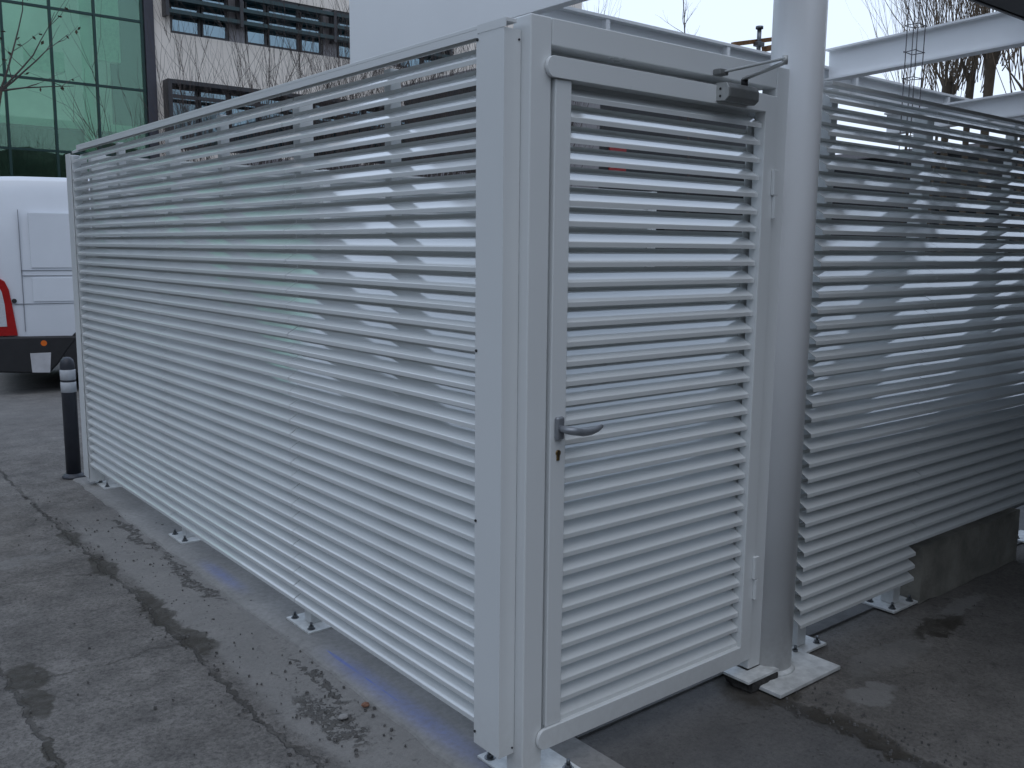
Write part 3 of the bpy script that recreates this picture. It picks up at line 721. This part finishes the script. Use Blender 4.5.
ii = MB(); ii.box(5.75, 7.0, D + .8, D + 1.3, 7.3, 7.95); ii.box(8.15, 8.9, D + 1.0, D + 1.4, 7.9, 11); ii.box(7.75, 8.0, D + .6, D + .8, 8.3, 12); ii.build('white_cabinets', simple('white_cabinet', (.75, .8, .75), .6), gb)

# ------------------------------------------------------------------ beige building (same line, right of the glass one)
bb = thing('beige_building', 'beige rendered building with two bands of dark framed windows', 'building', (15, D, 0))
Zs, Zt = 8.96, 10.75
LB0, LB1 = 6.18, 7.30       # lower band
segs = [(9.745, 30)]
wl = MB(); wl.box(9.745, 30, D, D + .3, Zt, 15); wl.box(9.745, 10.33, D, D + .3, Zs, Zt); wl.box(9.745, 30, D, D + .3, LB1, Zs); wl.box(9.745, 10.0, D, D + .3, LB0, LB1); wl.box(9.745, 30, D, D + .3, 0, LB0 - 1.2); wl.box(21.3, 30, D, D + .3, LB0 - 1.2, LB1)
wl.box(9.745, 10.0, D, D + .3, LB0 - 1.2, LB0); wl.box(22.0, 30, D, D + .3, Zs, Zt)
wl.build('wall', M['render'], bb)
MB().box(9.745, 30, D + 5, D + 5.2, 0, 15).build('back_wall', M['interior'], bb)
MB().box(9.745, 30, D + .3, D + 8, 15, 15.3).build('roof', M['greypanel'], bb)
upper = [(10.35, 11.42, 'w'), (11.47, 12.44, 'w'), (12.50, 13.09, 'g'), (13.13, 13.95, 'w'), (14.0, 15.26, 'w'), (15.32, 16.22, 'w'), (16.30, 16.88, 'g'), (16.92, 18.0, 'w'), (18.05, 19.1, 'w'), (19.15, 19.75, 'g'), (19.8, 20.9, 'w'), (20.95, 21.95, 'w')]
for a, c, k in upper:
    if k == 'g': MB().box(a, c, D + .06, D + .16, Zs, Zt).build('grey_panel', M['greypanel'], bb)
    else:
        f = MB(); f.box(a, c, D + .05, D + .15, Zs, Zs + .09); f.box(a, c, D + .05, D + .15, Zt - .08, Zt); f.box(a, a + .07, D + .05, D + .15, Zs + .09, Zt - .08); f.box(c - .07, c, D + .05, D + .15, Zs + .09, Zt - .08)
        fo = f.build('window', M['winframe'], bb)
        MB().box(a + .07, c - .07, D + .10, D + .11, Zs + .09, Zt - .08).build('pane', M['tealglass'], fo)
for z in (9.55, 9.98, 10.42):
    MB().box(10.1, 22.2, D - .40, D - .10, z, z + .13).build('sunshade_bar', M['sunbar'], bb)
for x in (10.12, 12.80, 16.6, 19.45, 22.1):
    MB().box(x - .06, x + .06, D - .42, D + .02, 9.45, 10.62).build('sunshade_bracket', M['winframe'], bb)
lw = MB(); lw.box(9.98, 21.4, D - .55, D + .05, LB1 - .14, LB1); lw.box(9.98, 10.12, D - .55, D + .05, LB0 - 1.2, LB1 - .14); lw.box(10.12, 21.4, D - .5, D - .42, LB1 - .62, LB1 - .5)
lw.build('window_box_frame', M['winframe'], bb)
xx = 10.14
while xx < 21.2:
    f = MB(); f.box(xx, xx + 1.1, D + .06, D + .15, LB0 - 1.2, LB0 - 1.1); f.box(xx, xx + 1.1, D + .06, D + .15, LB1 - .24, LB1 - .14); f.box(xx, xx + .08, D + .06, D + .15, LB0 - 1.1, LB1 - .24); f.box(xx + 1.02, xx + 1.1, D + .06, D + .15, LB0 - 1.1, LB1 - .24)
    fo = f.build('window', M['winframe'], bb); MB().box(xx + .08, xx + 1.02, D + .10, D + .11, LB0 - 1.1, LB1 - .24).build('pane', M['tealglass'], fo); xx += 1.14

# ------------------------------------------------------------------ low dark buildings behind the enclosure
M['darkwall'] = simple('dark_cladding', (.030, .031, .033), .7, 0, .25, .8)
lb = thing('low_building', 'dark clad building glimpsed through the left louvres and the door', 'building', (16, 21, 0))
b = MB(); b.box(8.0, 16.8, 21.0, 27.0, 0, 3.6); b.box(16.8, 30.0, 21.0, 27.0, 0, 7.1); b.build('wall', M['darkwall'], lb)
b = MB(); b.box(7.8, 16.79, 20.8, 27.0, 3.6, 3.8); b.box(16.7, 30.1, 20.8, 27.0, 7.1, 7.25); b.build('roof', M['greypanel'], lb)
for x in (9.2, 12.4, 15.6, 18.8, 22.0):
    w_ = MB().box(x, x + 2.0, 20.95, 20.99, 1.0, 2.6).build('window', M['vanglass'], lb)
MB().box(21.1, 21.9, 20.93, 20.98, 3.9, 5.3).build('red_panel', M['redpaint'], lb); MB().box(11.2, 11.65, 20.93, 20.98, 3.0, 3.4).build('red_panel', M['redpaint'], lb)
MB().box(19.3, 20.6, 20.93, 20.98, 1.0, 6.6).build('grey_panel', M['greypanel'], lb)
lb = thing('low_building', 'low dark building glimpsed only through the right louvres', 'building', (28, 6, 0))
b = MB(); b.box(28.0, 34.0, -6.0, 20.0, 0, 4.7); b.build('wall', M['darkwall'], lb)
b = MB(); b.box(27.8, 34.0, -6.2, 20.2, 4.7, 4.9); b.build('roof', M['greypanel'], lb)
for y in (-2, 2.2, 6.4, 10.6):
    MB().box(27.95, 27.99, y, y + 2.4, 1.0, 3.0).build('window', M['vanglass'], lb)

# ------------------------------------------------------------------ bare trees and shrubs
class Twigs:
    def __init__(s): s.v, s.f = [], []
    def tube(s, pts, rad, n):
        prev = None
        for i, p in enumerate(pts):
            d = (pts[min(i + 1, len(pts) - 1)] - pts[max(i - 1, 0)])
            d = d.normalized() if d.length > 1e-9 else Vector((0, 0, 1))
            up = Vector((1, 0, 0)) if abs(d.x) < .8 else Vector((0, 1, 0))
            a = d.cross(up).normalized(); b = d.cross(a); base = len(s.v)
            for k in range(n):
                q = 2 * math.pi * k / n; s.v.append(tuple(p + a * math.cos(q) * rad[i] + b * math.sin(q) * rad[i]))
            if prev is not None:
                for k in range(n): s.f.append((prev + k, prev + (k + 1) % n, base + (k + 1) % n, base + k))
            prev = base
def stick(tw, g, p, d, L, r, n, wig=.10, lift=.15, segs=5):
    pts, rad = [p.copy()], [r]; q = p.copy(); d = d.normalized()
    for i in range(segs):
        d = (d + Vector((g.gauss(0, wig), g.gauss(0, wig), g.gauss(0, wig) + lift * .3))).normalized()
        q = q + d * (L / segs); pts.append(q.copy()); rad.append(max(r * (1 - (i + 1) / segs * .8), .0016))
    tw.tube(pts, rad, n); return pts, rad
def branch(tw, g, p, d, L, r, depth, nb=(3, 5), spread=.6, lift=.2, rmin=.002):
    pts, rad = stick(tw, g, p, d, L, r, 5 if r > .02 else 3, .12, lift)
    if depth == 0: return
    for _ in range(g.randint(*nb)):
        k = g.uniform(.3, .98); i = min(int(k * (len(pts) - 1)), len(pts) - 2); f = k * (len(pts) - 1) - i
        a = pts[i].lerp(pts[i + 1], f); dd = (pts[i + 1] - pts[i]).normalized()
        dd = (dd + Vector((g.gauss(0, spread), g.gauss(0, spread), g.gauss(0, spread * .5) + lift))).normalized()
        branch(tw, g, a, dd, L * g.uniform(.42, .68), max(rad[i] * .55, rmin), depth - 1, nb, spread, lift, rmin)
def emit(tw, name, m, parent): return raw(name, tw.v, tw.f, m, parent, True)

def pollard(name, label, x, y, H, tr, lean, seed, shoots=42, reach=4.5, group=None):
    g = random.Random(seed); t = thing(name, label, 'tree', (x, y, 0), 0, group); tw = Twigs()
    pts = [Vector((x, y, -.05)), Vector((x + lean * .3, y, H * .35)), Vector((x + lean * .7, y + .1, H * .75)), Vector((x + lean, y + .1, H))]
    tr *= .42; tw.tube(pts, [tr * 1.25, tr, tr * .95, tr * 1.3], 10)
    head = pts[-1]
    for k in range(4):
        a = g.uniform(0, 6.28); d = Vector((math.cos(a) * .5, math.sin(a) * .5, 1)); stick(tw, g, head - Vector((0, 0, .3)), d, .9, tr * .75, 7, .08, .2, 3)
    emit(tw, 'trunk', M['bark'], t)
    tw = Twigs()
    for k in range(shoots):
        a = g.uniform(0, 6.28); s = abs(g.gauss(0, .33)); hp = head + Vector((math.cos(a) * .3, math.sin(a) * .3, g.uniform(-.5, .5)))
        branch(tw, g, hp, Vector((math.cos(a) * s, math.sin(a) * s, 1)), reach * g.uniform(.6, 1.1), g.uniform(.007, .015), 1, (4, 7), .18, .25)
    emit(tw, 'shoots', M['twig'], t); return t
pollard('pollard_tree', 'pollarded bare tree with thick dark trunk, middle of the right trio', 20.0, 8.33, 5.6, .17, .1, 1, 43, 5.0)
pollard('pollard_tree', 'pollarded bare tree with thick knobby trunk, left of the right trio', 20.4, 8.95, 5.5, .19, -.1, 2, 43, 5.0)
pollard('pollard_tree', 'pollarded bare tree with the widest trunk, right of the right trio', 19.6, 7.75, 5.9, .22, .15, 3, 52, 5.2)
pollard('pollard_tree', 'slender leaning bare tree behind the rebar cage', 24.0, 11.3, 6.4, .10, .8, 4, 29, 5.2)
pollard('pollard_tree', 'bare upright tree between the rebar cage and the trunks', 23.0, 10.4, 6.0, .09, .5, 5, 31, 5.4)
pollard('pollard_tree', 'bare upright tree at the right edge beyond the lower beam', 18.5, 6.5, 5.0, .11, .2, 6, 37, 5.2)
pollard('pollard_tree', 'thin bare tree at the far right behind the canopy edge', 19.2, 6.15, 5.4, .09, .3, 7, 31, 5.4)
pollard('pollard_tree', 'small bare tree furthest left of the right hand trees', 27.0, 13.6, 6.0, .09, .2, 8, 34, 5.0)

def shrub(name, label, x, y, h, seed, stems=9, group=None, wide=.16, m='shrubtwig'):
    g = random.Random(seed); t = thing(name, label, 'shrub', (x, y, 0), 0, group); tw = Twigs()
    for k in range(stems):
        a = g.uniform(0, 6.28); p = Vector((x + math.cos(a) * .25, y + math.sin(a) * .25, -.05)); s = abs(g.gauss(0, wide))
        branch(tw, g, p, Vector((math.cos(a) * s, math.sin(a) * s, 1)), h * g.uniform(.62, .9), g.uniform(.022, .040), 2, (5, 8), .38, .30, .0042)
    emit(tw, 'stems', M[m], t); return t
gsh = 'bare upright shrubs in front of the beige building'
xs = [4.0, 4.6, 5.15, 5.7, 6.25, 6.8, 7.5, 8.3, 9.2, 10.2, 11.3]
hs = [4.3, 4.6, 5.0, 5.4, 5.9, 5.4, 4.7, 5.4, 5.6, 5.6, 5.6]
lab = 'bare twiggy shrub standing in the row before the beige building'
for i, (x, h) in enumerate(zip(xs, hs)):
    shrub('bare_shrub', lab, x, 14 + rnd.uniform(-.5, .5), h, 40 + i, 4 if i < 6 else 7, gsh)
# bare tree with a few dry leaves in front of the glass building (upper left)
t = thing('bare_tree', 'bare tree with a few dry leaves before the green glass building', 'tree', (-.15, 12, 0)); tw = Twigs(); g = random.Random(91)
root = Vector((.35, 12, -.05)); fork = Vector((1.03, 12, 3.55))
tw.tube([root, Vector((.55, 12, 1.2)), Vector((.85, 12, 2.7)), fork], [.06, .045, .034, .026], 8); emit(tw, 'trunk', M['bark'], t)
tw = Twigs(); tips = []
for d, L in (((.34, 0, 1), 1.7), ((.8, .1, .95), 1.3), ((-.1, .1, 1), 1.3), ((1, -.1, .35), .9), ((.75, 0, .75), 1.25), ((-.5, 0, .9), 1.1)):
    pts, rad = stick(tw, g, fork, Vector(d), L, .014, 4, .07, .12, 6); tips += pts[2:]
    for _ in range(4):
        k = g.randint(1, 5); p2, _r = stick(tw, g, pts[k], (pts[k + 1] - pts[k]) + Vector((g.gauss(0, .15), g.gauss(0, .1), .05)), g.uniform(.3, .6), .006, 3, .1, .1, 4); tips += p2[2:]
emit(tw, 'branches', M['shrubtwig'], t)
vs, fs = [], []
for _ in range(34):
    p = g.choice(tips) + Vector((g.gauss(0, .03), g.gauss(0, .03), -.03)); a = Vector((g.gauss(0, 1), g.gauss(0, 1), g.gauss(0, 1))).normalized() * .035; c = a.cross(Vector((.3, .5, 1))).normalized() * .022; b0 = len(vs)
    vs += [tuple(p - a), tuple(p + c), tuple(p + a), tuple(p - c)]; fs.append((b0, b0 + 1, b0 + 2, b0 + 3))
raw('leaves', vs, fs, M['leaf'], t)
# tip of a sapling above the rail
t = thing('sapling', 'thin bare sapling whose tip shows above the door header rail', 'tree', (16, 13.05, 0)); tw = Twigs(); g = random.Random(5)
pts, rad = stick(tw, g, Vector((16, 13.05, -.05)), Vector((0, 0, 1)), 7.7, .05, 5, .015, .0, 10)
for k in range(5, 10):
    for _ in range(5): branch(tw, g, pts[k].lerp(pts[k + 1], g.random()), Vector((g.gauss(0, .6), g.gauss(0, .6), .8)), g.uniform(.35, .7), .009, 1, (2, 3), .4, .2)
emit(tw, 'stems', M['shrubtwig'], t)

# ------------------------------------------------------------------ light
W = bpy.data.worlds.new('World'); S.world = W; W.use_nodes = True; nt = W.node_tree
bg = nt.nodes['Background']; sky = nt.nodes.new('ShaderNodeTexSky'); sky.sky_type = 'NISHITA'; sky.sun_disc = False
SE, SR = 66, -150     # sun elevation, azimuth (deg, measured from +Y towards +X); veiled by an even overcast
sky.sun_elevation = R(SE); sky.sun_rotation = R(SR); sky.air_density = 1.4; sky.dust_density = 3.0; sky.ozone_density = 2.0
tc = nt.nodes.new('ShaderNodeTexCoord'); sp = nt.nodes.new('ShaderNodeSeparateXYZ'); link(nt, tc.outputs['Generated'], sp.inputs[0])
def wm(op, a, b_, clamp=False):
    n = nt.nodes.new('ShaderNodeMath'); n.operation = op; n.use_clamp = clamp
    for i, q in enumerate((a, b_)):
        if isinstance(q, (int, float)): n.inputs[i].default_value = q
        else: link(nt, q, n.inputs[i])
    return n.outputs[0]
# cloud deck: pale towards the horizon, bluer and dimmer overhead, brighter on the far side of the enclosure
el = ramp(nt, wm('MAXIMUM', sp.outputs['Z'], 0), [(0.0, (11.7, 13.1, 15.4)), (.30, (10.9, 12.9, 16.1)), (1.0, (7.0, 9.1, 12.7))])
azf = wm('ADD', wm('MULTIPLY', sp.outputs['X'], .55), wm('MULTIPLY', sp.outputs['Y'], .83))
azm = nt.nodes.new('ShaderNodeMapRange'); azm.interpolation_type = 'SMOOTHSTEP'; azm.inputs['From Min'].default_value = -.7; azm.inputs['From Max'].default_value = .75
azm.inputs['To Min'].default_value = .66; azm.inputs['To Max'].default_value = 1.0; link(nt, azf, azm.inputs['Value'])
cl_ = nt.nodes.new('ShaderNodeVectorMath'); cl_.operation = 'SCALE'; link(nt, el.outputs['Color'], cl_.inputs[0]); link(nt, azm.outputs[0], cl_.inputs['Scale'])
mxw = nt.nodes.new('ShaderNodeMixRGB'); mxw.inputs['Fac'].default_value = .86; link(nt, sky.outputs[0], mxw.inputs['Color1']); link(nt, cl_.outputs[0], mxw.inputs['Color2'])
link(nt, mxw.outputs['Color'], bg.inputs['Color']); bg.inputs['Strength'].default_value = .08
sl = bpy.data.lights.new('sun', 'SUN'); sl.energy = .5; sl.angle = R(60); sl.color = (1, .98, .96)
so = bpy.data.objects.new('sun', sl); COL.objects.link(so)
dv = Vector((math.sin(R(SR)) * math.cos(R(SE)), math.cos(R(SR)) * math.cos(R(SE)), math.sin(R(SE))))
so.rotation_euler = dv.to_track_quat('Z', 'Y').to_euler()
so.location = (0, 0, 30)

# ------------------------------------------------------------------ camera
yaw, pitch, roll, f = .6818, .1458, .0094, 924.79
cy_, sy_ = math.cos(yaw), math.sin(yaw)
fwd = Vector((sy_ * math.cos(pitch), cy_ * math.cos(pitch), -math.sin(pitch))); rt = Vector((cy_, -sy_, 0)); up = rt.cross(fwd)
r2 = rt * math.cos(roll) + up * math.sin(roll); u2 = up * math.cos(roll) - rt * math.sin(roll)
cam = bpy.data.cameras.new('camera'); co = bpy.data.objects.new('camera', cam); COL.objects.link(co)
co.matrix_world = Matrix(((r2.x, u2.x, -fwd.x, -1.6308), (r2.y, u2.y, -fwd.y, -1.9449), (r2.z, u2.z, -fwd.z, 1.58), (0, 0, 0, 1)))
cam.sensor_width = 36; cam.lens = f / 1024 * 36; cam.clip_start = .05; cam.clip_end = 2000
S.camera = co
S.render.resolution_x, S.render.resolution_y = 1024, 768
S.view_settings.view_transform = 'Standard'; S.view_settings.look = 'None'; S.view_settings.exposure = .14; S.view_settings.gamma = 1
S.cycles.max_bounces = 8; S.cycles.transparent_max_bounces = 16
